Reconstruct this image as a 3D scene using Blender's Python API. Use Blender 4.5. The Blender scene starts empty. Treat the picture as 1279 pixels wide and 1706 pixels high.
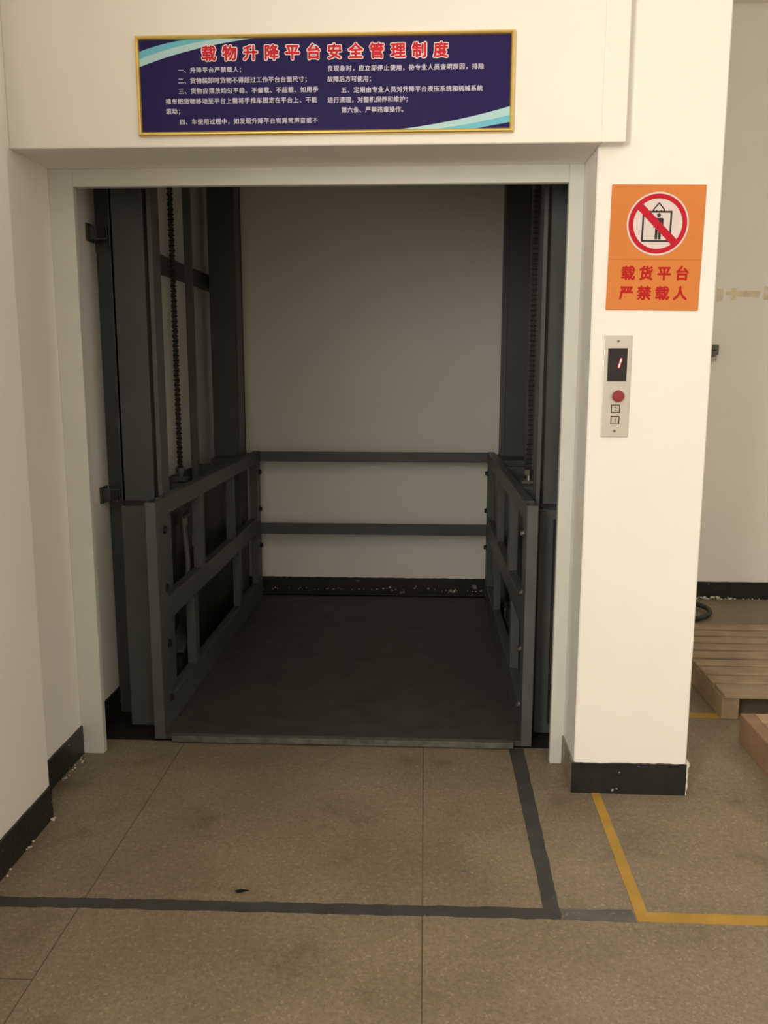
import bpy, bmesh, math, random
from mathutils import Vector, Matrix
random.seed(7)
PI = math.pi
S = bpy.context.scene
COL = S.collection

# ------------------------------------------------------------------ camera
F_PX, PITCH, YAW, ROLL = 1433.3, 0.1653, -0.0475, 0.0008
cy, sy, cp, sp = math.cos(YAW), math.sin(YAW), math.cos(PITCH), math.sin(PITCH)
fwd = Vector((sy*cp, cy*cp, -sp)); right = Vector((cy, -sy, 0)); up = right.cross(fwd)
r2 = math.cos(ROLL)*right + math.sin(ROLL)*up
u2 = math.cos(ROLL)*up - math.sin(ROLL)*right
cam_d = bpy.data.cameras.new('camera')
cam = bpy.data.objects.new('camera', cam_d); COL.objects.link(cam)
m = Matrix((r2, u2, -fwd)).transposed().to_4x4(); m.translation = Vector((0, 0, 1.5))
cam.matrix_world = m
cam_d.sensor_fit = 'VERTICAL'; cam_d.sensor_height = 36.0
cam_d.lens = F_PX/1706*36.0
cam_d.clip_start = 0.05
S.camera = cam

# ------------------------------------------------------------------ world, lights, exposure
W = bpy.data.worlds.new('world'); S.world = W; W.use_nodes = True
W.node_tree.nodes['Background'].inputs[0].default_value = (0.9, 0.95, 1.0, 1)
W.node_tree.nodes['Background'].inputs[1].default_value = 0.4
def area(name, loc, target, sx, sy_, power, col):
    d = bpy.data.lights.new(name, 'AREA'); d.shape = 'RECTANGLE'; d.size = sx; d.size_y = sy_
    d.energy = power; d.color = col
    o = bpy.data.objects.new(name, d); COL.objects.link(o); o.location = loc
    o.rotation_euler = (Vector(target)-Vector(loc)).to_track_quat('-Z', 'Z').to_euler()
    return o
# daylight through an assumed, unseen window in the left wall, behind the camera's left shoulder
area('assumed_window_light', (-1.36, -1.6, 2.25), (4, -1.6, 2.25), 2.5, 1.9, 470, (1.0, 0.905, 0.76))
# unseen fill lamps added under the ceiling to lift the dim walls
area('ceiling_fill_light', (1.6, -1.2, 4.05), (1.6, -1.2, 0), 1.3, 0.3, 12, (1.0, 0.86, 0.68))
area('hall_fill_light', (4.2, 2.6, 4.05), (4.2, 2.6, 0), 1.3, 0.3, 18, (1.0, 0.86, 0.70))  # second added fill, brightens the hall beyond the pillar
S.view_settings.view_transform = 'Standard'; S.view_settings.look = 'None'
S.view_settings.gamma = 1.0; S.view_settings.use_curve_mapping = False
S.view_settings.exposure = 0.0
S.cycles.use_denoising = True
S.cycles.max_bounces = 10; S.cycles.diffuse_bounces = 8
S.cycles.sample_clamp_indirect = 6.0

# ------------------------------------------------------------------ materials
def mat(name, col, rough=0.6, metal=0.0, noise=None, bump=None, emit=None, spec=0.4):
    """noise = (scale, amount, detail) varies the base colour; bump = (scale, strength)"""
    M = bpy.data.materials.new(name); M.use_nodes = True
    nt = M.node_tree; b = nt.nodes['Principled BSDF']
    b.inputs['Base Color'].default_value = (*col, 1); b.inputs['Roughness'].default_value = rough
    b.inputs['Metallic'].default_value = metal; b.inputs['Specular IOR Level'].default_value = spec
    tc = nt.nodes.new('ShaderNodeTexCoord')
    if noise:
        n = nt.nodes.new('ShaderNodeTexNoise'); n.inputs['Scale'].default_value = noise[0]
        n.inputs['Detail'].default_value = noise[2] if len(noise) > 2 else 4
        nt.links.new(tc.outputs['Object'], n.inputs['Vector'])
        r = nt.nodes.new('ShaderNodeMapRange'); r.inputs[1].default_value = 0.3; r.inputs[2].default_value = 0.7
        r.inputs[3].default_value = 1-noise[1]; r.inputs[4].default_value = 1+noise[1]
        nt.links.new(n.outputs[0], r.inputs[0])
        mx = nt.nodes.new('ShaderNodeVectorMath'); mx.operation = 'SCALE'
        mx.inputs[0].default_value = col; nt.links.new(r.outputs[0], mx.inputs['Scale'])
        nt.links.new(mx.outputs[0], b.inputs['Base Color'])
    if bump:
        n2 = nt.nodes.new('ShaderNodeTexNoise'); n2.inputs['Scale'].default_value = bump[0]; n2.inputs['Detail'].default_value = 5
        nt.links.new(tc.outputs['Object'], n2.inputs['Vector'])
        bp = nt.nodes.new('ShaderNodeBump'); bp.inputs['Strength'].default_value = bump[1]; bp.inputs['Distance'].default_value = 0.01
        nt.links.new(n2.outputs[0], bp.inputs['Height']); nt.links.new(bp.outputs[0], b.inputs['Normal'])
    if emit:
        b.inputs['Emission Color'].default_value = (*emit[0], 1); b.inputs['Emission Strength'].default_value = emit[1]
    return M

def speckle(M, scale, thr, col, soft=0.02):
    """small chips of another colour where a noise passes a threshold"""
    nt = M.node_tree; b = nt.nodes['Principled BSDF']
    tc = nt.nodes.new('ShaderNodeTexCoord'); n = nt.nodes.new('ShaderNodeTexNoise')
    n.inputs['Scale'].default_value = scale; n.inputs['Detail'].default_value = 3
    nt.links.new(tc.outputs['Object'], n.inputs['Vector'])
    r = nt.nodes.new('ShaderNodeMapRange'); r.inputs[1].default_value = thr; r.inputs[2].default_value = thr+soft
    nt.links.new(n.outputs[0], r.inputs[0])
    mx = nt.nodes.new('ShaderNodeMix'); mx.data_type = 'RGBA'
    nt.links.new(r.outputs[0], mx.inputs['Factor'])
    if b.inputs['Base Color'].is_linked:
        nt.links.new(b.inputs['Base Color'].links[0].from_socket, mx.inputs['A'])
    else:
        mx.inputs['A'].default_value = b.inputs['Base Color'].default_value
    mx.inputs['B'].default_value = (*col, 1)
    nt.links.new(mx.outputs['Result'], b.inputs['Base Color'])
    return M

WALL = mat('wall_paint', (0.84, 0.83, 0.805), 0.75, noise=(3, 0.015), bump=(14, 0.06), spec=0.2)
CEIL = mat('ceiling_paint', (0.74, 0.73, 0.71), 0.8)
FRAME = mat('door_frame_paint', (0.60, 0.605, 0.575), 0.42, noise=(6, 0.03), bump=(9, 0.03))
STEEL = mat('lift_grey_paint', (0.072, 0.080, 0.079), 0.45, noise=(7, 0.12), bump=(20, 0.04))
MAST = mat('mast_grey_paint', (0.055, 0.062, 0.063), 0.48, noise=(5, 0.12), bump=(18, 0.04))
DECK = mat('deck_plate', (0.05, 0.05, 0.046), 0.6, noise=(9, 0.25, 6), bump=(60, 0.12))
EDGE = mat('worn_deck_edge', (0.10, 0.093, 0.08), 0.5, noise=(30, 0.35, 6))
DARK = mat('shaft_floor_paint', (0.012, 0.011, 0.010), 0.7, noise=(12, 0.3))
BLACK = mat('black_plastic', (0.012, 0.012, 0.013), 0.4)
RUBBER = mat('black_rubber', (0.02, 0.02, 0.021), 0.55)
SHEET = mat('dark_shade_sheet', (0.018, 0.02, 0.018), 0.5, noise=(5, 0.2))  # near-black tone standing in for the shade behind the side frames
CHAIN = mat('oiled_chain', (0.035, 0.035, 0.034), 0.35, metal=0.6)
BOLT = mat('zinc_bolt', (0.20, 0.20, 0.195), 0.35, metal=0.9)
BOLTD = mat('dark_bolt', (0.03, 0.03, 0.03), 0.4, metal=0.5)
CHROME = mat('bright_steel', (0.6, 0.6, 0.58), 0.25, metal=1.0)
SKIRT = speckle(mat('skirting_black_paint', (0.014, 0.0145, 0.015), 0.4, noise=(20, 0.3), bump=(40, 0.2)), 26, 0.70, (0.45, 0.42, 0.37))
SKIRTW = speckle(mat('worn_skirting_paint', (0.014, 0.0145, 0.015), 0.45, noise=(20, 0.3), bump=(40, 0.2)), 16, 0.64, (0.33, 0.31, 0.27), 0.05)
PLASTER = mat('crumbled_plaster', (0.62, 0.59, 0.52), 0.85, noise=(60, 0.2))
GREYLINE = speckle(mat('grey_floor_paint', (0.050, 0.050, 0.048), 0.6, noise=(10, 0.25, 6)), 60, 0.68, (0.16, 0.13, 0.10), 0.06)
FADED = speckle(mat('faded_grey_floor_paint', (0.105, 0.10, 0.09), 0.6, noise=(10, 0.2, 6)), 70, 0.6, (0.20, 0.165, 0.12), 0.1)
YELLOW = speckle(mat('yellow_floor_paint', (0.42, 0.25, 0.042), 0.6, noise=(9, 0.15, 6)), 40, 0.66, (0.30, 0.20, 0.07), 0.1)
WOOD = mat('pallet_wood', (0.30, 0.225, 0.145), 0.75, noise=(9, 0.2, 6), bump=(40, 0.15))
WOODR = mat('reddish_pallet_wood', (0.27, 0.165, 0.10), 0.7, noise=(9, 0.2, 6), bump=(40, 0.15))
WOODP = mat('pale_pallet_wood', (0.40, 0.29, 0.18), 0.75, noise=(9, 0.2, 6), bump=(40, 0.15))
GOLD = mat('gold_frame', (0.86, 0.62, 0.20), 0.28, metal=0.75)
NAVY = mat('navy_board', (0.020, 0.0145, 0.088), 0.4, spec=0.08)
CYAN = mat('cyan_print', (0.16, 0.50, 0.66), 0.4, spec=0.08)
CYANP = mat('pale_cyan_print', (0.42, 0.66, 0.72), 0.4, spec=0.08)
RED = mat('red_print', (0.56, 0.025, 0.04), 0.45, spec=0.08)
PINKW = mat('white_print', (0.85, 0.78, 0.80), 0.45, spec=0.08)
LILAC = mat('lilac_print', (0.58, 0.55, 0.68), 0.45, spec=0.08)
ORANGE = mat('orange_board', (0.62, 0.215, 0.06), 0.5, spec=0.1, noise=(4, 0.02))
ORANGED = mat('orange_crease', (0.46, 0.15, 0.04), 0.5, spec=0.1)
REDB = mat('red_print_on_orange', (0.44, 0.022, 0.020), 0.5, spec=0.08)
SIGNRED = mat('prohibition_red', (0.48, 0.018, 0.036), 0.45, spec=0.08)
SIGNWHITE = mat('sign_white', (0.68, 0.60, 0.60), 0.5, spec=0.1)
SIGNBLACK = mat('sign_black', (0.02, 0.02, 0.02), 0.5)
STAINLESS = mat('brushed_stainless', (0.56, 0.54, 0.50), 0.40, metal=0.5, bump=(90, 0.03))
WINDOWD = mat('dark_display_window', (0.012, 0.008, 0.012), 0.15)
LED = mat('red_led', (0.9, 0.1, 0.06), 0.4, emit=((1.0, 0.02, 0.02), 1.6))
LEDC = mat('red_led_core', (0.9, 0.5, 0.4), 0.4, emit=((1.0, 0.55, 0.42), 5.0))
KNOB = mat('red_knob', (0.27, 0.026, 0.034), 0.4)
BTN = mat('button_metal', (0.52, 0.49, 0.44), 0.4, metal=0.4)
INK = mat('button_ink', (0.03, 0.028, 0.026), 0.5)
BOXM = mat('box_grey', (0.13, 0.12, 0.115), 0.5)
HOSE = mat('grey_hose', (0.10, 0.10, 0.095), 0.5)
BOXL = mat('box_pale', (0.50, 0.46, 0.41), 0.5)
STAIN = mat('tape_residue', (0.74, 0.67, 0.51), 0.7, noise=(25, 0.1))

# floor: speckled brown granite slabs with thin joints
def floor_material():
    M = bpy.data.materials.new('speckled_granite_floor'); M.use_nodes = True
    nt = M.node_tree; b = nt.nodes['Principled BSDF']; L = nt.links.new
    tc = nt.nodes.new('ShaderNodeTexCoord')
    def noise(scale, det):
        n = nt.nodes.new('ShaderNodeTexNoise'); n.inputs['Scale'].default_value = scale; n.inputs['Detail'].default_value = det
        L(tc.outputs['Object'], n.inputs['Vector']); return n.outputs[0]
    def ramp(src, a, bb, c0, c1):
        r = nt.nodes.new('ShaderNodeValToRGB'); r.color_ramp.elements[0].position = a; r.color_ramp.elements[1].position = bb
        r.color_ramp.elements[0].color = (*c0, 1); r.color_ramp.elements[1].color = (*c1, 1); L(src, r.inputs[0]); return r.outputs[0]
    def mix(a, bb, fac, mode='MIX'):
        x = nt.nodes.new('ShaderNodeMix'); x.data_type = 'RGBA'; x.blend_type = mode
        for sock, v in (('A', a), ('B', bb)):
            if isinstance(v, tuple): x.inputs[sock].default_value = (*v, 1)
            else: L(v, x.inputs[sock])
        if isinstance(fac, float): x.inputs['Factor'].default_value = fac
        else: L(fac, x.inputs['Factor'])
        return x.outputs['Result']
    def grains(scale):
        v = nt.nodes.new('ShaderNodeTexVoronoi'); v.inputs['Scale'].default_value = scale
        L(tc.outputs['Object'], v.inputs['Vector'])
        w_ = nt.nodes.new('ShaderNodeTexWhiteNoise'); L(v.outputs['Position'], w_.inputs['Vector']); return w_.outputs['Value']
    base = ramp(grains(190), 0.0, 1.0, (0.182, 0.147, 0.101), (0.286, 0.238, 0.172))
    base = mix(base, ramp(noise(60, 4), 0.35, 0.65, (0.195, 0.156, 0.108), (0.280, 0.232, 0.168)), 0.45)
    pale = ramp(grains(150), 0.955, 0.965, (0, 0, 0), (0.4, 0.4, 0.4))
    c = mix(base, (0.42, 0.36, 0.27), pale)
    dirt = ramp(noise(2.3, 6), 0.32, 0.70, (0.80, 0.79, 0.77), (1.08, 1.07, 1.06))
    c = mix(c, dirt, 1.0, 'MULTIPLY')
    blot = ramp(noise(5.0, 5), 0.60, 0.76, (1, 1, 1), (0.68, 0.64, 0.60))
    c = mix(c, blot, 1.0, 'MULTIPLY')
    # joints
    sep = nt.nodes.new('ShaderNodeSeparateXYZ'); L(tc.outputs['Object'], sep.inputs[0])
    def math_(op, a, bb):
        x = nt.nodes.new('ShaderNodeMath'); x.operation = op
        for i, v in enumerate((a, bb)):
            if isinstance(v, (int, float)): x.inputs[i].default_value = v
            else: L(v, x.inputs[i])
        return x.outputs[0]
    def band(src, pos, w): return math_('LESS_THAN', math_('ABSOLUTE', math_('SUBTRACT', src, pos), 0), w)
    j = math_('MAXIMUM', band(sep.outputs[0], -0.9635, 0.0017), band(sep.outputs[0], 0.004, 0.0016))
    cross = math_('MULTIPLY', band(sep.outputs[1], 1.876, 0.0017), math_('LESS_THAN', sep.outputs[0], -0.9635))
    j = math_('MAXIMUM', j, cross)
    c = mix(c, (0.085, 0.062, 0.040), math_('MULTIPLY', j, 0.95))
    L(c, b.inputs['Base Color'])
    b.inputs['Roughness'].default_value = 0.42; b.inputs['Specular IOR Level'].default_value = 0.28
    rr = nt.nodes.new('ShaderNodeMapRange'); rr.inputs[3].default_value = 0.38; rr.inputs[4].default_value = 0.62
    L(noise(14, 5), rr.inputs[0]); L(rr.outputs[0], b.inputs['Roughness'])
    return M
FLOOR = floor_material()

# ------------------------------------------------------------------ mesh helpers
class MB:
    def __init__(s): s.bm = bmesh.new()
    def box(s, x0, x1, y0, y1, z0, z1, bev=0.0, seg=1):
        t = bmesh.new(); bmesh.ops.create_cube(t, size=1)
        for v in t.verts:
            v.co = Vector(((x0+x1)/2+v.co.x*(x1-x0), (y0+y1)/2+v.co.y*(y1-y0), (z0+z1)/2+v.co.z*(z1-z0)))
        if bev > 0:
            bmesh.ops.bevel(t, geom=t.edges[:], offset=bev, segments=seg, affect='EDGES', profile=0.6)
        s._add(t); return s
    def cyl(s, p0, p1, r, n=20, r1=None, bev=0.0):
        p0, p1 = Vector(p0), Vector(p1); d = p1-p0
        t = bmesh.new(); bmesh.ops.create_cone(t, cap_ends=True, segments=n, radius1=r, radius2=r if r1 is None else r1, depth=d.length)
        if bev > 0:
            ed = [e for e in t.edges if abs(e.verts[0].co.z-e.verts[1].co.z) < 1e-6]
            bmesh.ops.bevel(t, geom=ed, offset=bev, segments=2, affect='EDGES')
        q = d.to_track_quat('Z', 'Y')
        for v in t.verts: v.co = q @ v.co + (p0+p1)/2
        s._add(t); return s
    def tube(s, pts, r, n=10, closed=False):
        pts = [Vector(p) for p in pts]; rings = []; N = len(pts)
        nrm = None
        for i, p in enumerate(pts):
            a = pts[(i-1) % N] if (closed or i > 0) else p
            b = pts[(i+1) % N] if (closed or i < N-1) else p
            tg = (b-a).normalized()
            if nrm is None:
                nrm = tg.orthogonal().normalized()
            nrm = (nrm - tg*nrm.dot(tg)).normalized()
            bi = tg.cross(nrm)
            rings.append([s.bm.verts.new(p + r*(math.cos(2*PI*k/n)*nrm + math.sin(2*PI*k/n)*bi)) for k in range(n)])
        for i in range(N if closed else N-1):
            A, B = rings[i], rings[(i+1) % N]
            for k in range(n):
                s.bm.faces.new((A[k], A[(k+1) % n], B[(k+1) % n], B[k])).smooth = True
        if not closed:
            s.bm.faces.new(rings[0][::-1]); s.bm.faces.new(rings[-1])
        return s
    def prism(s, pts, d):
        """closed polygon of 3D points extruded by vector d"""
        d = Vector(d); a = [s.bm.verts.new(Vector(p)) for p in pts]; b = [s.bm.verts.new(Vector(p)+d) for p in pts]
        s.bm.faces.new(a[::-1]); s.bm.faces.new(b); n = len(pts)
        for i in range(n): s.bm.faces.new((a[i], a[(i+1) % n], b[(i+1) % n], b[i]))
        return s
    def ring(s, c, r0, r1, y, d, n=64):
        """flat ring in the XZ plane at depth y, thickness d towards -y"""
        V = s.bm.verts.new
        def circ(r, yy): return [V(Vector((c[0]+r*math.cos(2*PI*k/n), yy, c[1]+r*math.sin(2*PI*k/n)))) for k in range(n)]
        a, b, a2, b2 = circ(r0, y), circ(r1, y), circ(r0, y-d), circ(r1, y-d)
        for k in range(n):
            j = (k+1) % n
            for q in ((a2[k], a2[j], b2[j], b2[k]), (a[j], a[k], b[k], b[j]), (b[k], b2[k], b2[j], b[j]), (a[k], a[j], a2[j], a2[k])):
                s.bm.faces.new(q)
        return s
    def _add(s, t):
        vm = {v: s.bm.verts.new(v.co) for v in t.verts}
        for f in t.faces:
            try: s.bm.faces.new([vm[v] for v in f.verts]).smooth = f.smooth
            except ValueError: pass
        t.free()
    def build(s, name, material, parent=None):
        bmesh.ops.recalc_face_normals(s.bm, faces=s.bm.faces[:])
        me = bpy.data.meshes.new(name); s.bm.to_mesh(me); s.bm.free()
        me.materials.append(material)
        return link(name, me, parent)

def link(name, me, parent=None):
    o = bpy.data.objects.new(name, me); COL.objects.link(o)
    if parent is not None:
        o.parent = parent
        o.matrix_parent_inverse = Matrix.Translation(parent_world(parent)).inverted()
    return o
def parent_world(o):
    # every part is modelled in world coordinates: only the root Empty carries an offset
    return Vector((0, 0, 0)) if o.parent is not None else Vector(o.location)
def thing(name, label, cat, loc, group=None):
    o = bpy.data.objects.new(name, None); COL.objects.link(o); o.location = loc
    o.empty_display_size = 0.05
    return tag(o, label, cat, group)
def tag(o, label, cat, group=None):
    o['label'] = label; o['category'] = cat
    if group: o['group'] = group
    return o
def structure(o, label=None):
    o['kind'] = 'structure'
    if label: o['label'] = label
    return o

def wobble(n, amp, k=3):
    """n smooth-ish random offsets"""
    raw = [random.uniform(-1, 1) for _ in range(n)]
    return [amp*(0.6*raw[i] + 0.4*raw[(i+1) % n]) for i in range(n)]

# ------------------------------------------------------------------ key dimensions (metres)
YF = 3.135            # front of the steel door frame
XL, XR = -1.252, 0.489    # clear opening
XOL, XOR = -1.340, 0.5477  # outer edges of the frame
ZH, ZS = 2.133, 2.194     # head of the opening, soffit
YB = 2.8545           # front of the lintel beam
YP = 2.9125           # front of the pillar
PX0, PX1 = 0.541, 0.9355
YK = 5.6185           # back wall
LWX, LWY = -1.2526, 2.647  # near left wall face and its end
HC = 4.2              # ceiling
BBH = 0.115

# ------------------------------------------------------------------ setting
mb = MB()
mb.box(-1.45, 6.3, -4.2, 3.268, -0.25, 0.0)
mb.box(0.72, 6.3, 3.268, YK, -0.25, 0.0)
structure(mb.build('floor', FLOOR))
structure(MB().box(-1.345, 0.72, 3.268, YK, -0.25, -0.003).build('floor_shaft', DARK))
structure(MB().box(-1.6, 6.3, -4.3, 5.8, HC, HC+0.15).build('ceiling', CEIL))
# left wall with an assumed window opening, added behind the camera for the light, and the recess beside the frame
mb = MB()
mb.box(-1.45, LWX, -0.35, LWY, 0, HC)
mb.box(-1.45, LWX, -4.2, -2.85, 0, HC)
mb.box(-1.45, LWX, -2.85, -0.35, 0, 1.3)
mb.box(-1.45, LWX, -2.85, -0.35, 3.2, HC)
structure(mb.build('wall_left', WALL))
structure(MB().box(-1.45, XOL, LWY, YK, -0.2, HC).build('wall_recess', WALL))
structure(MB().box(-1.45, 6.3, YK, 5.75, -0.2, HC).build('wall_back', WALL))
structure(MB().box(6.15, 6.3, -4.2, YK, -0.2, HC).build('wall_right', WALL))
structure(MB().box(-1.45, 6.3, -4.35, -4.2, -0.2, HC).build('wall_behind', WALL))
# pillar and the thin shaft wall behind it
structure(MB().box(PX0, PX1, YP, 3.36, 0, HC, 0.004).build('wall_pillar', WALL))
structure(MB().box(0.72, 0.80, 3.36, YK, -0.2, HC).build('wall_shaft', WALL))
# lintel beam
mb = MB()
mb.box(XOL, PX0, YB, 3.27, ZS, HC, 0.003)
mb.box(PX0, 0.6155, YB, YP, ZS, HC, 0.003)
structure(mb.build('wall_lintel', WALL))
# downstand beam along the top of the back wall
structure(MB().box(0.80, 6.15, YK-0.12, YK, 3.635, HC).build('trim_1', WALL))
# frame of the assumed window, out of view behind the camera
wf = MB()
for a, b_, c, d in ((-2.85, -2.79, 1.3, 3.2), (-0.41, -0.35, 1.3, 3.2), (-1.63, -1.57, 1.36, 3.14)): wf.box(-1.33, -1.28, a, b_, c, d)
wf.box(-1.33, -1.28, -2.79, -0.41, 1.3, 1.36); wf.box(-1.33, -1.28, -2.79, -0.41, 3.14, 3.2)
structure(wf.build('assumed_window_1', FRAME))

# baseboards: black painted bands with ragged edges
def skirting(name, p0, p1, outward, h=BBH, t=0.008, material=SKIRT, amp=0.003, hem=0.0, step=0.018):
    """vertical band between two floor points; outward = unit vector away from the wall"""
    p0, p1, n = Vector((*p0, 0)), Vector((*p1, 0)), Vector((*outward, 0))
    N = max(3, int((p1-p0).length/step)); top = wobble(N+1, amp); bot = [abs(x) for x in wobble(N+1, hem)] if hem else [0]*(N+1)
    mb = MB(); V = mb.bm.verts.new; rows = []
    for i in range(N+1):
        q = p0.lerp(p1, i/N)
        rows.append((V(q+n*t+Vector((0, 0, bot[i]))), V(q+n*t+Vector((0, 0, h+top[i]))), V(q+Vector((0, 0, h+top[i]))), V(q+Vector((0, 0, bot[i])))))
    for a, b_ in zip(rows, rows[1:]):
        for k in range(4): mb.bm.faces.new((a[k], a[(k+1) % 4], b_[(k+1) % 4], b_[k]))
    mb.bm.faces.new(rows[0]); mb.bm.faces.new(rows[-1][::-1])
    return structure(mb.build(name, material))
skirting('baseboard_left', (LWX, -4.2), (LWX, LWY), (1, 0), amp=0.0015, step=0.03)
skirting('baseboard_left_end', (XOL, LWY), (LWX, LWY), (0, 1), amp=0.001)
skirting('baseboard_recess', (XOL, LWY+0.01), (XOL, YF), (1, 0), amp=0.0015, hem=0.006)
skirting('baseboard_shaft', (-1.34, YF+0.04), (-1.34, YK), (1, 0), material=SKIRTW, amp=0.002)
skirting('baseboard_pillar', (PX0-0.008, YP), (PX1, YP), (0, -1), amp=0.0022, step=0.012)
DUSTY = mat('dusty_grey_skirting', (0.25, 0.22, 0.185), 0.6, noise=(14, 0.2))
skirting('baseboard_pillar_side', (PX0, YP), (PX0, YF), (-1, 0), material=DUSTY, amp=0.0015)
skirting('baseboard_back', (-1.34, YK), (0.72, YK), (0, -1), material=SKIRTW, amp=0.002)
skirting('baseboard_hall', (0.80, YK), (6.15, YK), (0, -1), amp=0.0015, step=0.03)
# crumbs of plaster and filler left along the foot of the walls
def crumbs(name, spots):
    mb = MB()
    for (x, y, z, s) in spots:
        t = bmesh.new(); bmesh.ops.create_icosphere(t, subdivisions=1, radius=s)
        for v in t.verts: v.co = Vector((v.co.x*random.uniform(.6, 1.5)+x, v.co.y*random.uniform(.5, 1)+y, max(0.0005, v.co.z*random.uniform(.5, 1)+z)))
        mb._add(t)
    o = mb.build(name, PLASTER); return o
sp = []
for i in range(46):
    x = random.uniform(0.86, 1.0) if i < 0 else random.uniform(1.78, 2.05) if i < 30 else random.uniform(2.05, 2.6)
    sp.append((x, YK-0.012-random.uniform(0, .01), random.uniform(0, 0.016 if i < 30 else 0.005), random.uniform(.004, .011 if i < 30 else .006)))
o = crumbs('plaster_crumbs', sp); o['kind'] = 'stuff'
tag(o, 'crumbled plaster along the foot of the black skirting on the hall back wall', 'plaster')
sp = []
for i in range(46):
    x = random.uniform(-1.05, 0.40)
    big = x > 0.2 or -0.4 < x < 0.05
    sp.append((x, YK-0.014-random.uniform(0, .012), random.uniform(0.03, 0.055 if big else 0.045), random.uniform(.003, .008 if big else .005)))
o = crumbs('plaster_crumbs', sp); o['kind'] = 'stuff'
tag(o, 'pale plaster crumbs along the skirting behind the lift platform', 'plaster')
sp = [(LWX+0.008+random.uniform(0, .01), random.choice((LWY-.02, LWY-.01, random.uniform(2.3, 2.5))), random.uniform(0, .005), random.uniform(.002, .006)) for i in range(22)]
sp += [(XOL+0.012+random.uniform(0, .02), random.uniform(2.9, 3.12), random.uniform(0, .004), random.uniform(.002, .005)) for i in range(16)]
o = crumbs('plaster_crumbs', sp); o['kind'] = 'stuff'
tag(o, 'plaster crumbs at the foot of the left wall skirting', 'plaster')
# chipped plaster lip on the pillar's right-hand lower corner
mb = MB()
pts = []
zs = [0.0, 0.012, 0.03, 0.055, 0.08, 0.1, 0.112, 0.122, 0.135]
xs = [0.007, 0.004, 0.009, 0.006, 0.008, 0.007, 0.012, 0.010, 0.0]
for i in range(len(zs)-1):
    mb.prism([(PX1, YP-0.006, zs[i]), (PX1+xs[i], YP-0.004, zs[i]), (PX1+xs[i+1], YP-0.004, zs[i+1]), (PX1, YP-0.006, zs[i+1])], (0, 0.12, 0))
structure(mb.build('trim_2', PLASTER))

# steel door frame lining the opening
dr = bpy.data.objects.new('door_1', None); COL.objects.link(dr); dr.location = ((XL+XR)/2, YF, 0); dr.empty_display_size = .05
structure(dr, 'light grey painted steel frame around the lift opening')
MB().box(XOL, XL, YF, YF+0.032, 0.0, ZS, 0.002).build('jamb', FRAME, dr)
MB().box(XR, XOR-0.007, YF, YF+0.032, 0.0, ZS, 0.002).build('jamb', FRAME, dr)
MB().box(XL, XR, YF+0.001, YF+0.032, ZH, ZS, 0.002).build('header', FRAME, dr)
# mortar strip between the right jamb and the pillar
structure(MB().box(XOR-0.007, PX0+0.001, YF+0.004, YF+0.03, 0, ZS).build('trim_3', WALL))

# ------------------------------------------------------------------ painted floor lines
def band(name, quad, material, z=0.0012, amp=0.004, step=0.02):
    """flat paint band between two edges (a0->a1) and (b0->b1), wobbling edges, 1 mm thick"""
    a0, a1, b0, b1 = [Vector((*q, 0)) for q in quad]
    N = max(3, int((a1-a0).length/step)); wa, wb = wobble(N+1, amp), wobble(N+1, amp)
    side = (b0-a0).normalized()
    A = [a0.lerp(a1, i/N)+side*wa[i] for i in range(N+1)]; B = [b0.lerp(b1, i/N)+side*wb[i] for i in range(N+1)]
    mb = MB(); V = mb.bm.verts.new; U = Vector((0, 0, z)); rows = []
    for a, b_ in zip(A, B): rows.append((V(a+Vector((0, 0, .0002))), V(b_+Vector((0, 0, .0002))), V(b_+U), V(a+U)))
    for p, q in zip(rows, rows[1:]):
        for k in range(4): mb.bm.faces.new((p[k], p[(k+1) % 4], q[(k+1) % 4], q[k]))
    mb.bm.faces.new(rows[0][::-1]); mb.bm.faces.new(rows[-1])
    return mb
def floor_line(bands, label, material):
    base = bands[0]
    for other in bands[1:]: base._add(other.bm)
    o = base.build('floor_marking', material); tag(o, label, 'floor marking'); return o
floor_line([band('', ((-1.243, 2.160), (0.388, 2.178), (-1.243, 2.205), (0.345, 2.226)), GREYLINE),
            band('', ((0.345, 2.226), (0.345, 3.262), (0.388, 2.180), (0.404, 3.262)), GREYLINE, z=0.0016, amp=0.003)],
           'dark grey L-shaped painted line on the floor in front of the lift', GREYLINE)
floor_line([band('', ((0.390, 2.177), (0.592, 2.177), (0.390, 2.226), (0.592, 2.231)), FADED)],
           'faded grey painted strip between the dark grey line and the yellow line', FADED)
floor_line([band('', ((0.596, 2.180), (0.604, 2.905), (0.632, 2.222), (0.636, 2.905)), YELLOW, z=0.0016, amp=0.002),
            band('', ((0.596, 2.178), (2.2, 2.176), (0.600, 2.221), (2.2, 2.222)), YELLOW, amp=0.002)],
           'yellow L-shaped painted line running from the foot of the white pillar', YELLOW)
floor_line([band('', ((0.9, 3.602), (1.35, 3.61), (0.9, 3.655), (1.35, 3.662)), YELLOW, amp=0.002),
            band('', ((1.35, 3.61), (2.6, 3.625), (1.35, 3.662), (2.6, 3.665)), YELLOW, amp=0.002)],
           'yellow painted line on the floor between the two pallets', YELLOW)
# little dark scrap on the floor
mb = MB()
mb.prism([(-.54, 2.262, .0005), (-.522, 2.27, .0005), (-.50, 2.266, .0005), (-.515, 2.260, .0005), (-.53, 2.252, .0005)], (0, 0, .003))
tag(mb.build('scrap', BLACK), 'tiny black scrap on the floor just behind the grey line', 'scrap')
mb = MB(); mb.prism([(0.118, 2.395, .0005), (0.130, 2.399, .0005), (0.137, 2.393, .0005), (0.126, 2.389, .0005)], (0, 0, .003))
tag(mb.build('scrap', BOXM), 'small dark speck of dirt on the bare floor inside the grey line', 'scrap')

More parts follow.
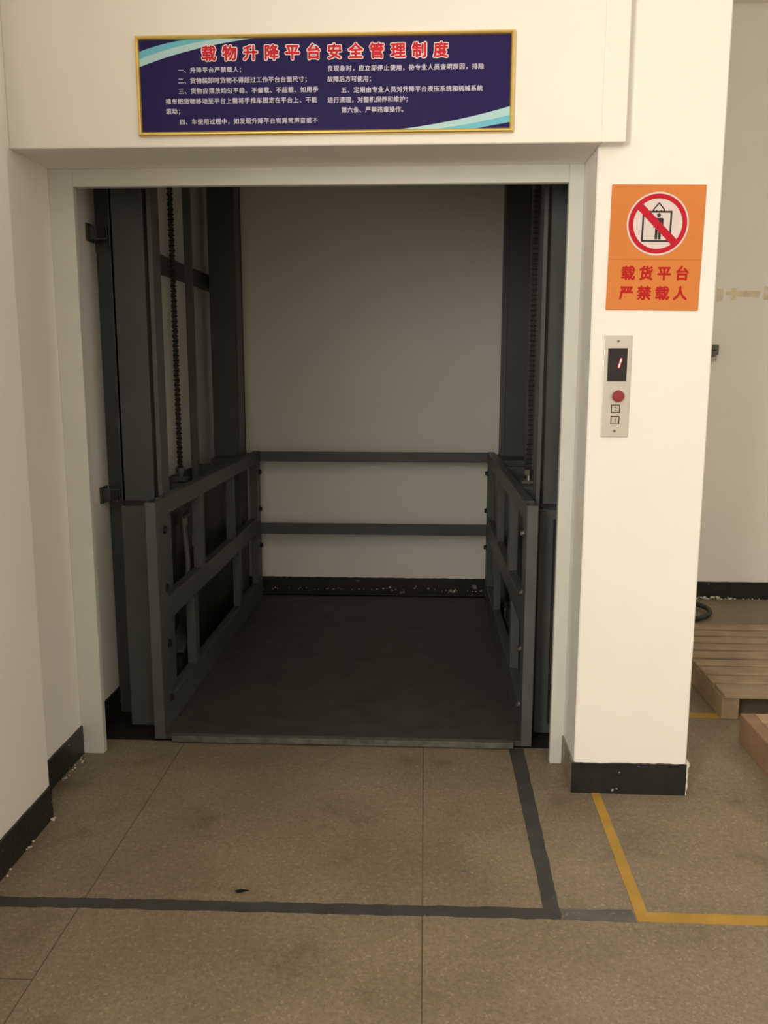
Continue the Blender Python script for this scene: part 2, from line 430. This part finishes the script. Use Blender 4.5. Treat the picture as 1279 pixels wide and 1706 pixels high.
# ------------------------------------------------------------------ lift platform cage
CXL, CXR = -1.045, 0.392     # inner faces of the side frames
TH = 0.042                   # side frame tube depth
CY0, CY1 = 3.255, 5.40
DZ = 0.028
cage = thing('lift_platform', 'dark grey steel goods lift platform with side rails inside the doorway', 'lift', ((CXL+CXR)/2, (CY0+CY1)/2, 0))
MB().box(CXL-TH, CXR+TH, CY0+0.02, 5.45, 0.004, DZ).build('deck', DECK, cage)
fl = MB().box(CXL+0.03, CXR-0.03, CY0-0.012, CY0+0.02, 0.006, DZ+0.003, 0.002)
e = fl.build('deck_edge', EDGE, cage); e['label'] = 'worn bare metal front edge'
for side in (-1, 1):
    xa, xb = (CXL-TH, CXL) if side < 0 else (CXR, CXR+TH)
    xi = CXL if side < 0 else CXR             # inner face
    # front post: channel with its web to the doorway
    p = MB()
    p.box(xa, xb, CY0, CY0+0.006, 0.012, 0.985, 0.0015)
    p.box(xi-0.003 if side < 0 else xi, xi if side < 0 else xi+0.003, CY0+0.006, CY0+0.125, 0.012, 0.985)
    p.box(xa if side < 0 else xb-0.003, xa+0.003 if side < 0 else xb, CY0+0.006, CY0+0.125, 0.012, 0.985)
    p.build('post', STEEL, cage)
    MB().box(xa, xb, 5.27, 5.395, 0.012, 0.985, 0.002).build('post', STEEL, cage)
    # rails
    MB().box(xa, xb, CY0+0.125, 5.27, 0.915, 0.985, 0.002).build('top_rail', STEEL, cage)
    MB().box(xa, xb, CY0+0.125, 5.27, 0.475, 0.572, 0.002).build('middle_rail', STEEL, cage)
    MB().box(xa, xb, CY0+0.125, 5.27, 0.03, 0.155, 0.002).build('bottom_rail', STEEL, cage)
    # uprights, staggered between the upper and the lower bays
    for (y0, y1, z0, z1) in ((3.925, 3.995, 0.572, 0.915), (4.60, 4.66, 0.572, 0.915), (3.765, 3.835, 0.155, 0.475), (4.73, 4.79, 0.155, 0.475)):
        MB().box(xa+0.001, xb-0.001, y0, y1, z0, z1, 0.002).build('upright', STEEL, cage)
    # bolts
    s = 1 if side < 0 else -1
    for z in (0.86, 0.62, 0.385, 0.15):
        hx = xi
        b = MB().cyl((hx+s*0.003, CY0+0.105, z), (hx+s*0.012, CY0+0.105, z), 0.012, 6, bev=0.001)
        b.cyl((hx, CY0+0.105, z), (hx+s*0.004, CY0+0.105, z), 0.017, 20)
        b.build('bolt', BOLTD if side < 0 else BOLT, cage)
    for z in (0.855, 0.62, 0.385):
        b = MB().cyl((xi+s*0.003, 5.35, z), (xi+s*0.016, 5.35, z), 0.014, 6, bev=0.001)
        b.cyl((xi, 5.35, z), (xi+s*0.004, 5.35, z), 0.018, 20)
        b.build('bolt', BOLTD, cage)
    # cross carriage behind the rail that rides on the mast
    o0, o1 = (-1.235, xa) if side < 0 else (xb, 0.60)
    c = MB().box(o0, o1, 3.80, 3.86, 0.90, 0.985, 0.002); c.box(o0, o1, 4.58, 4.64, 0.90, 0.985, 0.002)
    c.box(*((o0, o0+0.012) if side < 0 else (o1-0.012, o1)), 3.80, 4.64, 0.06, 0.985)
    c.build('carriage', MAST, cage)
    sx0, sx1 = (-1.172, -1.166) if side < 0 else (0.516, 0.522)
    MB().box(sx0, sx1, 3.39 if side > 0 else 3.56, 5.12, 0.05, 0.905).build('shade_sheet', SHEET, cage)  # backing added so the frame openings go dark, as in deep shade
    ax = -1.135 if side < 0 else 0.475
    a = MB().cyl((ax, 3.93, 0.86), (ax, 3.93, 1.02), 0.014, 14, bev=.001).box(ax-.035, ax+.035, 3.89, 3.97, 0.985, 1.0, .001).cyl((ax, 3.93, 1.02), (ax, 3.93, 1.045), 0.022, 6)
    a.build('chain_anchor', BOLT if side > 0 else MAST, cage)
    if side > 0:
        MB().box(xb, 0.60, 4.9, 5.26, 0.93, 0.985, .002).build('guide_bracket', MAST, cage)
    else:
        MB().box(-1.235, xa, 4.9, 5.26, 0.93, 0.985, .002).build('guide_bracket', MAST, cage)
# rear rails across the back of the cage
MB().box(CXL-TH, CXR+TH, 5.40, 5.438, 0.918, 0.978, 0.002).build('rear_rail', STEEL, cage)
MB().box(CXL-TH, CXR+TH, 5.40, 5.438, 0.450, 0.516, 0.002).build('rear_rail', STEEL, cage)

# ------------------------------------------------------------------ mast columns, chains, rods
def column(x0, x1, lip0, lip1, y, label, low=True, inner=1):
    """front column: outer box section, inner guide channel on the cage side, cover on the lower metre"""
    t = thing('mast_column', label, 'column', ((x0+x1)/2, y+.05, 0))
    MB().box(x0, x1, y+0.02, y+0.125, 0.0, HC, 0.004).build('mast_tube', MAST, t)
    c = MB().box(lip0, lip1, y+0.03, y+0.042, 0.0, HC); 
    c.box(*((lip0, lip0+.006) if inner < 0 else (lip1-.006, lip1)), y+0.042, y+0.13, 0.0, HC)
    c.build('guide_channel', STEEL, t)
    if inner > 0:
        MB().box(-1.336, x0, y+0.14, y+0.152, 0, HC).box(x0, x0+.012, y+0.02, y+0.152, 0, HC).box(-1.282, -1.275, y+0.128, y+0.14, 0, HC).build('wall_flange', MAST, t)
    if low:
        MB().box(*low, y, y+0.02, 0.0, 0.945, 0.003).build('cover_plate', STEEL, t)
        MB().box(*low, y+0.004, y+0.02, 0.955, 0.965).build('shadow_strip', DARK, t)  # near-black strip painting the shadow band above the cover plate
    return t
column(-1.238, -1.105, -1.090, -1.073, 3.415, 'dark grey front mast column between the left wall and the platform rail', low=(-1.238, -1.10), inner=1)
column(0.474, 0.60, 0.447, 0.462, 3.415, 'dark grey front mast column behind the right door jamb', low=(0.462, 0.60), inner=-1)
def rear_column(x0, x1, label, face):
    t = thing('mast_column', label, 'column', ((x0+x1)/2, 5.3, 0))
    y0 = 5.14
    p = MB().box(x0, x1, y0, y0+0.012, 0, HC, .002).box(x0, x1, y0+0.208, y0+0.22, 0, HC, .002)
    xm = (x0+x1)/2
    p.box(xm-.006, xm+.006, y0+.012, y0+.208, 0, HC)
    p.build('i_beam', MAST, t)
    xs_ = x1 if face > 0 else x0
    MB().box(xs_-.016, xs_+.004 if face < 0 else xs_, y0+0.03, y0+0.19, 0, HC, .002).build('guide_channel', STEEL, t)
rear_column(-1.272, -1.122, 'dark grey rear mast column at the far left corner of the shaft', 1)
rear_column(0.470, 0.62, 'dark grey rear mast column at the far right corner of the shaft', -1)
# middle channels that carry the cylinders
t = thing('mast_column', 'slim grey mast post midway along the left side of the shaft', 'column', (-1.19, 4.42, 0))
MB().box(-1.212, -1.178, 4.40, 4.44, 0, HC, .003).build('channel', STEEL, t)
t = thing('mast_column', 'wide grey mast post midway along the right side of the shaft', 'column', (0.56, 4.42, 0))
MB().box(0.515, 0.66, 4.30, 4.312, 0, HC, .002).box(0.515, 0.521, 4.312, 4.46, 0, HC).build('channel', MAST, t)
MB().cyl((0.60, 4.18, 0.0), (0.60, 4.18, 2.7), 0.032, 20).build('cylinder', STEEL, t)
# brace bars between the columns along the shaft's left wall
t = tag(MB().box(-1.337, -1.285, 3.55, 5.60, 1.965, 2.045, .002).build('brace_bar', MAST), 'dark grey horizontal brace bar along the left shaft wall', 'bar')
# wall brackets holding the front left column
for z, lab in ((2.03, 'small dark bracket on the left shaft wall near the top of the doorway'), (0.98, 'small dark bracket on the left shaft wall level with the platform rail')):
    t = thing('wall_bracket', lab, 'bracket', (-1.30, 3.5, z), 'mast brackets on the left shaft wall')
    MB().box(-1.339, -1.331, 3.455, 3.53, z-.034, z+.034, .001).build('plate', MAST, t)
    MB().box(-1.331, -1.262, 3.48, 3.488, z-.026, z+.026, .001).build('arm', MAST, t)
    MB().box(-1.300, -1.266, 3.470, 3.480, z-.02, z+.02, .001).build('clamp', BLACK, t)
# leaf chains
def chain(x, y, z0, z1, label):
    mb = MB(); p = 0.022; n = int((z1-z0)/p)
    for i in range(n):
        z = z0+i*p
        for dx in ((-.010, -.003, .004) if i % 2 else (-.0065, .0005, .0075)):
            mb.box(x+dx, x+dx+.0028, y-.008, y+.008, z-.013, z+.013, .0025)
        mb.cyl((x-.013, y, z), (x+.013, y, z), 0.0042, 8)
    tag(mb.build('lift_chain', CHAIN), label, 'chain')
chain(-1.135, 3.93, 1.05, 3.9, 'black leaf chain hanging down behind the left platform rail')
chain(0.475, 3.93, 1.05, 3.9, 'black leaf chain hanging down behind the right platform rail')
# hydraulic hose, limit switch and pump seen through the left side frame
pts = []
for i in range(21):
    a = i/20; pts.append((-1.13+0.010*math.sin(a*5), 3.915+0.055*math.sin(a*1.5), 0.47+0.31*a))
t = thing('hydraulic_hose', 'pale hydraulic hose with metal fitting behind the upper left side frame', 'hose', (-1.13, 3.93, 0.47))
MB().tube(pts, 0.013, 12).build('hose', HOSE, t)
px_, py_, pz_ = pts[-1]
MB().cyl((px_, py_, pz_-.012), (px_, py_, pz_+.022), 0.020, 6, bev=.001).cyl((px_, py_, pz_+.018), (px_+.004, py_+.075, pz_+.034), 0.012, 12).build('fitting', HOSE, t)
t = thing('tag_plate', 'tiny bright metal tag hanging behind the upper left side frame', 'tag', (-1.115, 4.02, 0.69))
MB().prism([(-1.115, 4.005, .66), (-1.115, 4.035, .655), (-1.115, 4.022, .745)], (.004, 0, 0)).build('tag', CHROME, t)
t = thing('pump_unit', 'black pump box with silver cylinder behind the lower left side frame', 'pump', (-1.13, 3.80, 0.0))
MB().box(-1.160, -1.098, 3.69, 3.885, 0.055, 0.21, .004).build('pump_body', BLACK, t)
MB().cyl((-1.112, 3.905, 0.06), (-1.112, 3.905, 0.20), 0.014, 16, bev=.002).build('cylinder', BOLT, t)
MB().prism([(-1.160, 3.74, .212), (-1.160, 3.92, .212), (-1.160, 3.92, .33)], (.062, 0, 0)).build('wedge_guard', MAST, t)
MB().box(-1.162, -1.094, 3.67, 3.93, 0.0, 0.055, .003).build('pump_stand', MAST, t)
t = thing('limit_switch', 'black limit switch with silver lever behind the lower right side frame', 'switch', (0.475, 4.56, 0.2))
MB().box(0.446, 0.50, 4.50, 4.62, 0.155, 0.235, .004).build('switch_body', BLACK, t)
MB().cyl((0.446, 4.54, 0.215), (0.438, 4.54, 0.215), 0.008, 12).box(.439, .443, 4.525, 4.555, .165, .225).build('lever', BOLT, t)
MB().box(0.446, 0.505, 4.50, 4.62, 0.0, 0.155, .003).build('switch_stand', SHEET, t)

# ------------------------------------------------------------------ text
_txt = {}
def text_mesh(body, off=0.0):
    cu = bpy.data.curves.new('lettering', 'FONT'); cu.body = body; cu.size = 1.0; cu.offset = off; cu.extrude = 0.0
    cu.resolution_u = 3; cu.align_x = 'LEFT'
    o = bpy.data.objects.new('lettering', cu); COL.objects.link(o)
    bpy.context.view_layer.update()
    me = bpy.data.meshes.new_from_object(o.evaluated_get(bpy.context.evaluated_depsgraph_get()))
    bpy.data.objects.remove(o); bpy.data.curves.remove(cu)
    bm = bmesh.new(); bm.from_mesh(me); bpy.data.meshes.remove(me); return bm
def glyph(ch, off):
    k = (ch, off)
    if k not in _txt: _txt[k] = text_mesh(ch, off)
    return _txt[k]
def lettering(mb, line, x, z, pitch, size, y, off=0.0, centre=True):
    """one cell per character: left end x, cell centre height z, facing -y"""
    for i, ch in enumerate(line):
        if ch in ' \u3000': continue
        g = glyph(ch, off)
        if not g.verts: continue
        # em box of a CJK glyph: x 0..1, y about -0.12..0.88
        for_x = x + i*pitch + (pitch-size)/2
        vm = {v: mb.bm.verts.new(Vector((for_x+v.co.x*size*EMS, y, z+(v.co.y*EMS-0.36)*size))) for v in g.verts}
        for f in g.faces:
            try: mb.bm.faces.new([vm[v] for v in f.verts][:])
            except ValueError: pass
EMS = 1.0
_g = glyph('国', 0.0)
_w = max(v.co.x for v in _g.verts)-min(v.co.x for v in _g.verts)
EMS = 0.83/_w          # the full-width box glyph fills about 0.83 em

# ------------------------------------------------------------------ the blue rules board
SX0, SX1, SZ0, SZ1 = -0.913, 0.265, 2.2245, 2.5195
ys = YB
board = thing('notice_board', 'long navy blue rules board in a gold frame on the beam above the lift', 'sign', ((SX0+SX1)/2, ys, (SZ0+SZ1)/2))
fw = 0.0125
MB().box(SX0+fw*.5, SX1-fw*.5, ys-0.009, ys-0.001, SZ0+fw*.5, SZ1-fw*.5).build('panel', NAVY, board)
def rail(pts, d): return MB().prism(pts, d)
# mitred, rounded gold frame
prof = [(0, 0.0), (0, 0.012), (0.003, 0.017), (0.0065, 0.018), (0.010, 0.0155), (fw, 0.010), (fw, 0.0)]
mb = MB(); V = mb.bm.verts.new; rings = []
for (cx_, cz_, dx, dz) in ((SX0, SZ0, 1, 1), (SX1, SZ0, -1, 1), (SX1, SZ1, -1, -1), (SX0, SZ1, 1, -1)):
    rings.append([V(Vector((cx_+dx*a, ys-0.001-h, cz_+dz*a))) for a, h in prof])
for i in range(4):
    A, B = rings[i], rings[(i+1) % 4]
    for k in range(len(prof)): mb.bm.faces.new((A[k], A[(k+1) % len(prof)], B[(k+1) % len(prof)], B[k]))
mb.build('frame', GOLD, board)
yf_ = ys-0.0094
def flat(polys, name, material, y, parent):
    mb = MB()
    for p in polys: mb.prism([(a, y, b) for a, b in p], (0, -0.0004, 0))
    return mb.build(name, material, parent)
def curve(p0, p1, p2, n=14):
    out = []
    for i in range(n+1):
        t_ = i/n; out.append(((1-t_)**2*p0[0]+2*t_*(1-t_)*p1[0]+t_*t_*p2[0], (1-t_)**2*p0[1]+2*t_*(1-t_)*p1[1]+t_*t_*p2[1]))
    return out
xl, xr_, zt, zb = SX0+fw, SX1-fw, SZ1-fw, SZ0+fw
up_ = curve((xl, 2.474), (-0.83, 2.498), (-0.752, zt)); mid = curve((xl, 2.452), (-0.80, 2.490), (-0.66, zt)); lo = curve((xl, 2.430), (-0.74, 2.486), (-0.545, zt))
flat([up_ + mid[::-1]], 'swoosh', CYAN, yf_, board); flat([mid + lo[::-1]], 'swoosh', CYANP, yf_, board)
up_ = curve((xr_, 2.300), (0.10, 2.258), (-0.085, zb)); mid = curve((xr_, 2.275), (0.14, 2.249), (0.03, zb)); lo = curve((xr_, 2.254), (0.20, 2.245), (0.150, zb))
flat([up_ + mid[::-1]], 'swoosh', CYANP, yf_, board); flat([mid + lo[::-1]], 'swoosh', CYAN, yf_, board)
TITLE = '载物升降平台安全管理制度'
tp = (0.061+0.704-0.045)/11
for i, chr_ in enumerate(TITLE):
    x = -0.705-(tp-0.046)/2+i*tp
    mr = MB()
    for q, (dx, dz) in enumerate(((-.0016, 0), (.0016, 0), (0, .0016), (0, -.0016), (-.0011, .0011), (.0011, .0011), (.0011, -.0011), (-.0011, -.0011))):
        lettering(mr, chr_, x+dx, 2.4655+dz, tp, 0.046, ys-0.0106-q*.00004)
    c_ = mr.build('title_character', RED, board)
    mo = MB()
    for q in range(12):
        a = 2*PI*q/12
        lettering(mo, chr_, x+.0042*math.cos(a), 2.4655+.0042*math.sin(a), tp, 0.046, ys-0.0098-q*.00004)
    o_ = mo.build('outline', PINKW, c_); o_['label'] = 'white outline'
mt = MB()
ch = 0.0192
lines = [(-0.782, 2.4175, '一、升降平台严禁载人；', 0.0193),
         (-0.782, 2.387, '二、货物装卸时货物不得超过工作平台台面尺寸；', 0.01895),
         (-0.782, 2.3565, '三、货物应摆放均匀平稳、不偏载、不超载、如用手', 0.0192),
         (-0.824, 2.3265, '推车把货物移动至平台上需将手推车固定在平台上、不能', 0.0192),
         (-0.824, 2.2975, '滚动；', 0.0192),
         (-0.782, 2.266, '四、车使用过程中，如发现升降平台有异常声音或不', 0.0191),
         (-0.313, 2.4165, '良现象时，应立即停止使用，待专业人员查明原因，排除', 0.0194),
         (-0.313, 2.3855, '故障后方可使用；', 0.0185),
         (-0.270, 2.3535, '五、定期由专业人员对升降平台液压系统和机械系统', 0.0191),
         (-0.313, 2.325, '进行清理，对整机保养和维护；', 0.0187),
         (-0.270, 2.295, '第六条、严禁违章操作。', 0.0187)]
for x, z, s, p in lines:
    for q, (dx, dz) in enumerate(((-.0005, 0), (.0005, 0), (0, .0004), (0, -.0004))):
        lettering(mt, s, x+dx, z+dz, p, 0.0180, ys-0.0100-q*.00006)
mt.build('rules_text', LILAC, board)

# ------------------------------------------------------------------ the orange warning board on the pillar
ORX, ORZ = 0.735, 1.883
warn = thing('warning_sign', 'square-cornered orange no-riders warning board on the white pillar', 'sign', (ORX, YP, ORZ))
warn.rotation_euler = (0, 0.012, 0)
def P(name, material, mb):   # parts of the warning sign are modelled around its centre
    bmesh.ops.recalc_face_normals(mb.bm, faces=mb.bm.faces[:])
    me = bpy.data.meshes.new(name); mb.bm.to_mesh(me); mb.bm.free(); me.materials.append(material)
    o = bpy.data.objects.new(name, me); COL.objects.link(o); o.parent = warn; return o
P('board', ORANGE, MB().box(-0.148, 0.148, -0.006, -0.001, -0.195, 0.195, .001))
P('crease', ORANGED, MB().box(-0.148, 0.148, -0.0064, -0.0058, -0.0367, -0.0353))
cx_, cz_ = 0.002, 0.0745
mb = MB(); n = 64
mb.prism([(cx_+.098*math.cos(2*PI*k/n), -0.0062, cz_+.098*math.sin(2*PI*k/n)) for k in range(n)], (0, -0.0004, 0))
P('disc', SIGNWHITE, mb)
mb = MB()
def bar(a, b_, w, y):
    a, b_ = Vector((a[0], 0, a[1])), Vector((b_[0], 0, b_[1])); d = (b_-a).normalized(); nn = Vector((-d.z, 0, d.x))*w/2
    mb.prism([(a+nn)+Vector((0, y, 0)), (b_+nn)+Vector((0, y, 0)), (b_-nn)+Vector((0, y, 0)), (a-nn)+Vector((0, y, 0))], (0, -.0004, 0))
y_ = -0.0068
L_, R_, T_, B_ = cx_-.047, cx_+.041, cz_+.037, cz_-.053
for a, b_ in (((L_, T_), (R_, T_)), ((L_, B_), (R_, B_)), ((L_, T_+.003), (L_, B_-.003)), ((R_, T_+.003), (R_, B_-.003))): bar(a, b_, .0058, y_)
ap = (cx_+.001, cz_+.064)
bar((ap[0], ap[1]), (ap[0]-.019, ap[1]-.023), .004, y_); bar((ap[0], ap[1]), (ap[0]+.019, ap[1]-.023), .004, y_)
bar((ap[0]-.009, ap[1]-.022), (ap[0]-.004, ap[1]-.026), .003, y_); bar((ap[0]+.009, ap[1]-.022), (ap[0]+.004, ap[1]-.026), .003, y_)
bar((ap[0]-.019, ap[1]-.023), (ap[0]-.010, ap[1]-.026), .003, y_); bar((ap[0]+.019, ap[1]-.023), (ap[0]+.010, ap[1]-.026), .003, y_)
# little standing figure
hx, hz = cx_+.002, cz_+.0265
mb.prism([(hx+.0062*math.cos(2*PI*k/20), y_, hz+.0062*math.sin(2*PI*k/20)) for k in range(20)], (0, -.0004, 0))
mb.prism([(hx-.013, y_, cz_+.018), (hx+.013, y_, cz_+.018), (hx+.0155, y_, cz_+.013), (hx+.0155, y_, cz_-.012), (hx+.0115, y_, cz_-.012), (hx+.0105, y_, cz_+.008), (hx+.0095, y_, cz_-.008),
          (hx+.0095, y_, cz_-.048), (hx+.0015, y_, cz_-.048), (hx+.0008, y_, cz_-.012), (hx-.0008, y_, cz_-.012), (hx-.0015, y_, cz_-.048), (hx-.0095, y_, cz_-.048),
          (hx-.0095, y_, cz_-.008), (hx-.0105, y_, cz_+.008), (hx-.0115, y_, cz_-.012), (hx-.0155, y_, cz_-.012), (hx-.0155, y_, cz_+.013)], (0, -.0004, 0))
P('lift_pictogram', SIGNBLACK, mb)
mb = MB(); mb.ring((cx_, cz_), 0.0775, 0.0925, -0.0066, 0.0005)
a_ = Vector((cx_-.062, cz_+.056)); b__ = Vector((cx_+.054, cz_-.056))
d = (b__-a_).normalized(); nn = Vector((-d.y, d.x))*.0115
mb.prism([((a_+nn).x, -.0073, (a_+nn).y), ((b__+nn).x, -.0073, (b__+nn).y), ((b__-nn).x, -.0073, (b__-nn).y), ((a_-nn).x, -.0073, (a_-nn).y)], (0, -.0005, 0))
P('ban_ring', SIGNRED, mb)
mb = MB()
for q, (dx, dz) in enumerate(((-.0018, 0), (.0018, 0), (0, .0018), (0, -.0018), (0, 0), (.0012, .0012), (-.0012, .0012), (.0012, -.0012), (-.0012, -.0012))):
    lettering(mb, '载货平台', -0.1115+dx, -0.0795+dz, 0.0575, 0.0455, -0.0064-q*.00004)
    lettering(mb, '严禁载人', -0.1140+dx, -0.1420+dz, 0.0575, 0.0455, -0.0064-q*.00004)
P('warning_text', REDB, mb)

# ------------------------------------------------------------------ call panel on the pillar
pan = thing('call_panel', 'narrow stainless steel lift call panel with red floor display on the pillar', 'control panel', (0.63, YP, 1.44))
MB().box(0.585, 0.675, YP-0.0065, YP-0.0005, 1.2755, 1.6075, .0012, 2).build('plate', STAINLESS, pan)
w = MB().box(0.5985, 0.6615, YP-0.0078, YP-0.006, 1.4585, 1.566, .0006).build('display', WINDOWD, pan)
mb = MB(); yy = YP-0.0082
def seg(x0, z0, x1, z1, wdt):
    mb.prism([(x0-wdt, yy, z0), (x0+wdt*.6, yy, z0-wdt*.8), (x0+wdt, yy, z0), (x1+wdt, yy, z1), (x1, yy, z1+wdt), (x1-wdt, yy, z1)], (0, -.0006, 0))
seg(0.6345, 1.5035, 0.6375, 1.5165, .0032); seg(0.6385, 1.5195, 0.6415, 1.5325, .0032)
mbc = MB(); yy -= .0007; _keep, mb = mb, mbc
seg(0.6352, 1.5065, 0.6374, 1.5155, .0012); seg(0.6387, 1.5205, 0.6409, 1.5300, .0012)
mb = _keep
dg = mb.build('display_digit', LED, w); mbc.build('digit_core', LEDC, w); dg['label'] = 'glowing red numeral 1'
k = MB()
k.cyl((0.635, YP-0.006, 1.4105), (0.635, YP-0.014, 1.4105), 0.013, 28)
k.cyl((0.635, YP-0.014, 1.4105), (0.635, YP-0.026, 1.4105), 0.0198, 36, r1=0.0185, bev=.003)
kk = k.build('stop_button', KNOB, pan); kk['label'] = 'red mushroom stop button'
for z, s_ in ((1.3685, '2'), (1.331, '1')):
    x = 0.630
    q = MB()
    q.box(x-.0145, x+.0145, YP-0.0085, YP-0.006, z+.0115, z+.0140, .0004).box(x-.0145, x+.0145, YP-0.0085, YP-0.006, z-.0140, z-.0115, .0004)
    q.box(x-.0145, x-.0122, YP-0.0085, YP-0.006, z-.0115, z+.0115, .0004).box(x+.0122, x+.0145, YP-0.0085, YP-0.006, z-.0115, z+.0115, .0004)
    fr = q.build('button_frame', INK, pan)
    cap = MB().box(x-.0118, x+.0118, YP-0.0098, YP-0.006, z-.0112, z+.0112, .001).build('button_cap', BTN, fr)
for z, s_ in ((1.3685, '2'), (1.331, '1')):
    mb = MB(); g = glyph(s_, 0.0)
    gx = (max(v.co.x for v in g.verts)+min(v.co.x for v in g.verts))/2; gz = (max(v.co.y for v in g.verts)+min(v.co.y for v in g.verts))/2
    hh = max(v.co.y for v in g.verts)-min(v.co.y for v in g.verts)
    vm = {v: mb.bm.verts.new(Vector((0.630+(v.co.x-gx)*.014/hh, YP-0.0100, z+(v.co.y-gz)*.014/hh))) for v in g.verts}
    for f in g.faces: mb.bm.faces.new([vm[v] for v in f.verts])
    mb.build('button_numeral', INK, pan)
for z in (1.589, 1.295):
    sc = MB().cyl((0.630, YP-0.006, z), (0.630, YP-0.0085, z), 0.0045, 18, bev=.0006)
    sc.box(0.6265, 0.6335, YP-0.0089, YP-0.0080, z-.0006, z+.0006)
    sc.build('screw', BOLT, pan)

# ------------------------------------------------------------------ hall beyond the pillar
bx = thing('junction_box', 'small grey metal box on the hall back wall beside the pillar edge', 'box', (1.77, YK, 1.62))
MB().prism([(1.69, YK-.001, 1.552), (1.827, YK-.001, 1.585), (1.827, YK-.001, 1.648), (1.69, YK-.001, 1.648)], (0, -.06, 0)).build('housing', BOXM, bx)
MB().box(1.765, 1.812, YK-.0625, YK-.059, 1.610, 1.617).build('slot', BLACK, bx)
MB().prism([(1.69, YK-.001, 1.528), (1.825, YK-.001, 1.55), (1.825, YK-.001, 1.580), (1.69, YK-.001, 1.549)], (0, -.045, 0)).cyl((1.817, YK-.045, 1.560), (1.817, YK-.05, 1.560), .006, 12).build('cover', BOXL, bx)
mb = MB()
for q_, (a, b_, c, d_) in enumerate(((1.815, 1.852, 1.915, 1.995), (1.868, 1.925, 1.952, 1.978), (1.905, 1.932, 1.922, 1.998), (1.932, 2.075, 1.942, 1.983), (2.100, 2.140, 1.925, 2.005), (2.14, 2.26, 1.945, 1.98), (2.20, 2.225, 1.92, 2.0))):
    pts = [(a, c), (b_, c), (b_, d_), (a, d_)]
    mb.prism([(p+random.uniform(-.004, .004), YK-.0002, q+random.uniform(-.004, .004)) for p, q in pts], (0, -.0005-q_*.0001, 0))
tag(mb.build('tape_residue', STAIN), 'yellowish strips of old tape residue on the hall back wall', 'tape')
# hose loop lying on the floor
pts = []
for i in range(48):
    a = 2*PI*i/48
    rr_ = 1+0.06*math.sin(2*a+.6)
    pts.append((1.50+0.255*math.cos(a)*rr_, 5.235+0.205*math.sin(a)*rr_, 0.016+0.02*(0.5+0.5*math.sin(a))))
tag(MB().tube(pts, 0.015, 12, closed=True).build('cable_coil', RUBBER), 'black cable loop lying on the floor near the hall back wall', 'cable')

# pallets
def pallet(name, x0, x1, y0, y1, slats, z, wood_top, wood_side, label, stringers):
    t = thing(name, label, 'pallet', ((x0+x1)/2, (y0+y1)/2, 0))
    for (a, b_) in slats:
        ins = random.uniform(0, .006)
        MB().box(x0+ins, x1-ins, a+.003, b_-.003, z-0.018+random.uniform(-.002, 0), z+random.uniform(-.003, 0), .003).build('slat', wood_top, t)
    for sx in stringers:
        st = MB().box(sx, sx+0.075, y0, y1, 0.0, z-0.018, .003).build('stringer', wood_side, t)
    return t
sl = [(3.578, 3.710), (3.731, 3.826), (3.845, 3.941), (3.961, 4.048), (4.080, 4.176), (4.199, 4.289), (4.313, 4.408), (4.433, 4.520), (4.546, 4.640)]
p1 = pallet('pallet', 1.292, 2.42, 3.60, 4.62, sl, 0.12, WOOD, WOOD, 'brown wooden slatted pallet lying farther back beyond the yellow line', (1.292, 1.82, 2.345))
sl2 = [(3.293, 3.372), (3.185, 3.268), (3.075, 3.160), (2.965, 3.05), (2.855, 2.94), (2.745, 2.83), (2.63, 2.72)]
p2 = thing('pallet', 'reddish wooden pallet cut off by the right edge, nearer than the other', 'pallet', (1.85, 3.0, 0))
for (a, b_) in sl2: MB().box(1.345, 2.40, a+.003, b_-.003, 0.103, 0.12, .002).build('slat', WOODP, p2)
for i, sx in enumerate((1.287, 1.81, 2.33)):
    MB().box(sx, sx+0.056 if i == 0 else sx+.07, 2.62, 3.375, 0.0, 0.121 if i == 0 else 0.103, .003).build('stringer', WOODR, p2)
MB().box(1.345, 2.40, 3.372, 3.379, 0.05, 0.118, .001).build('end_board', WOODP, p2)
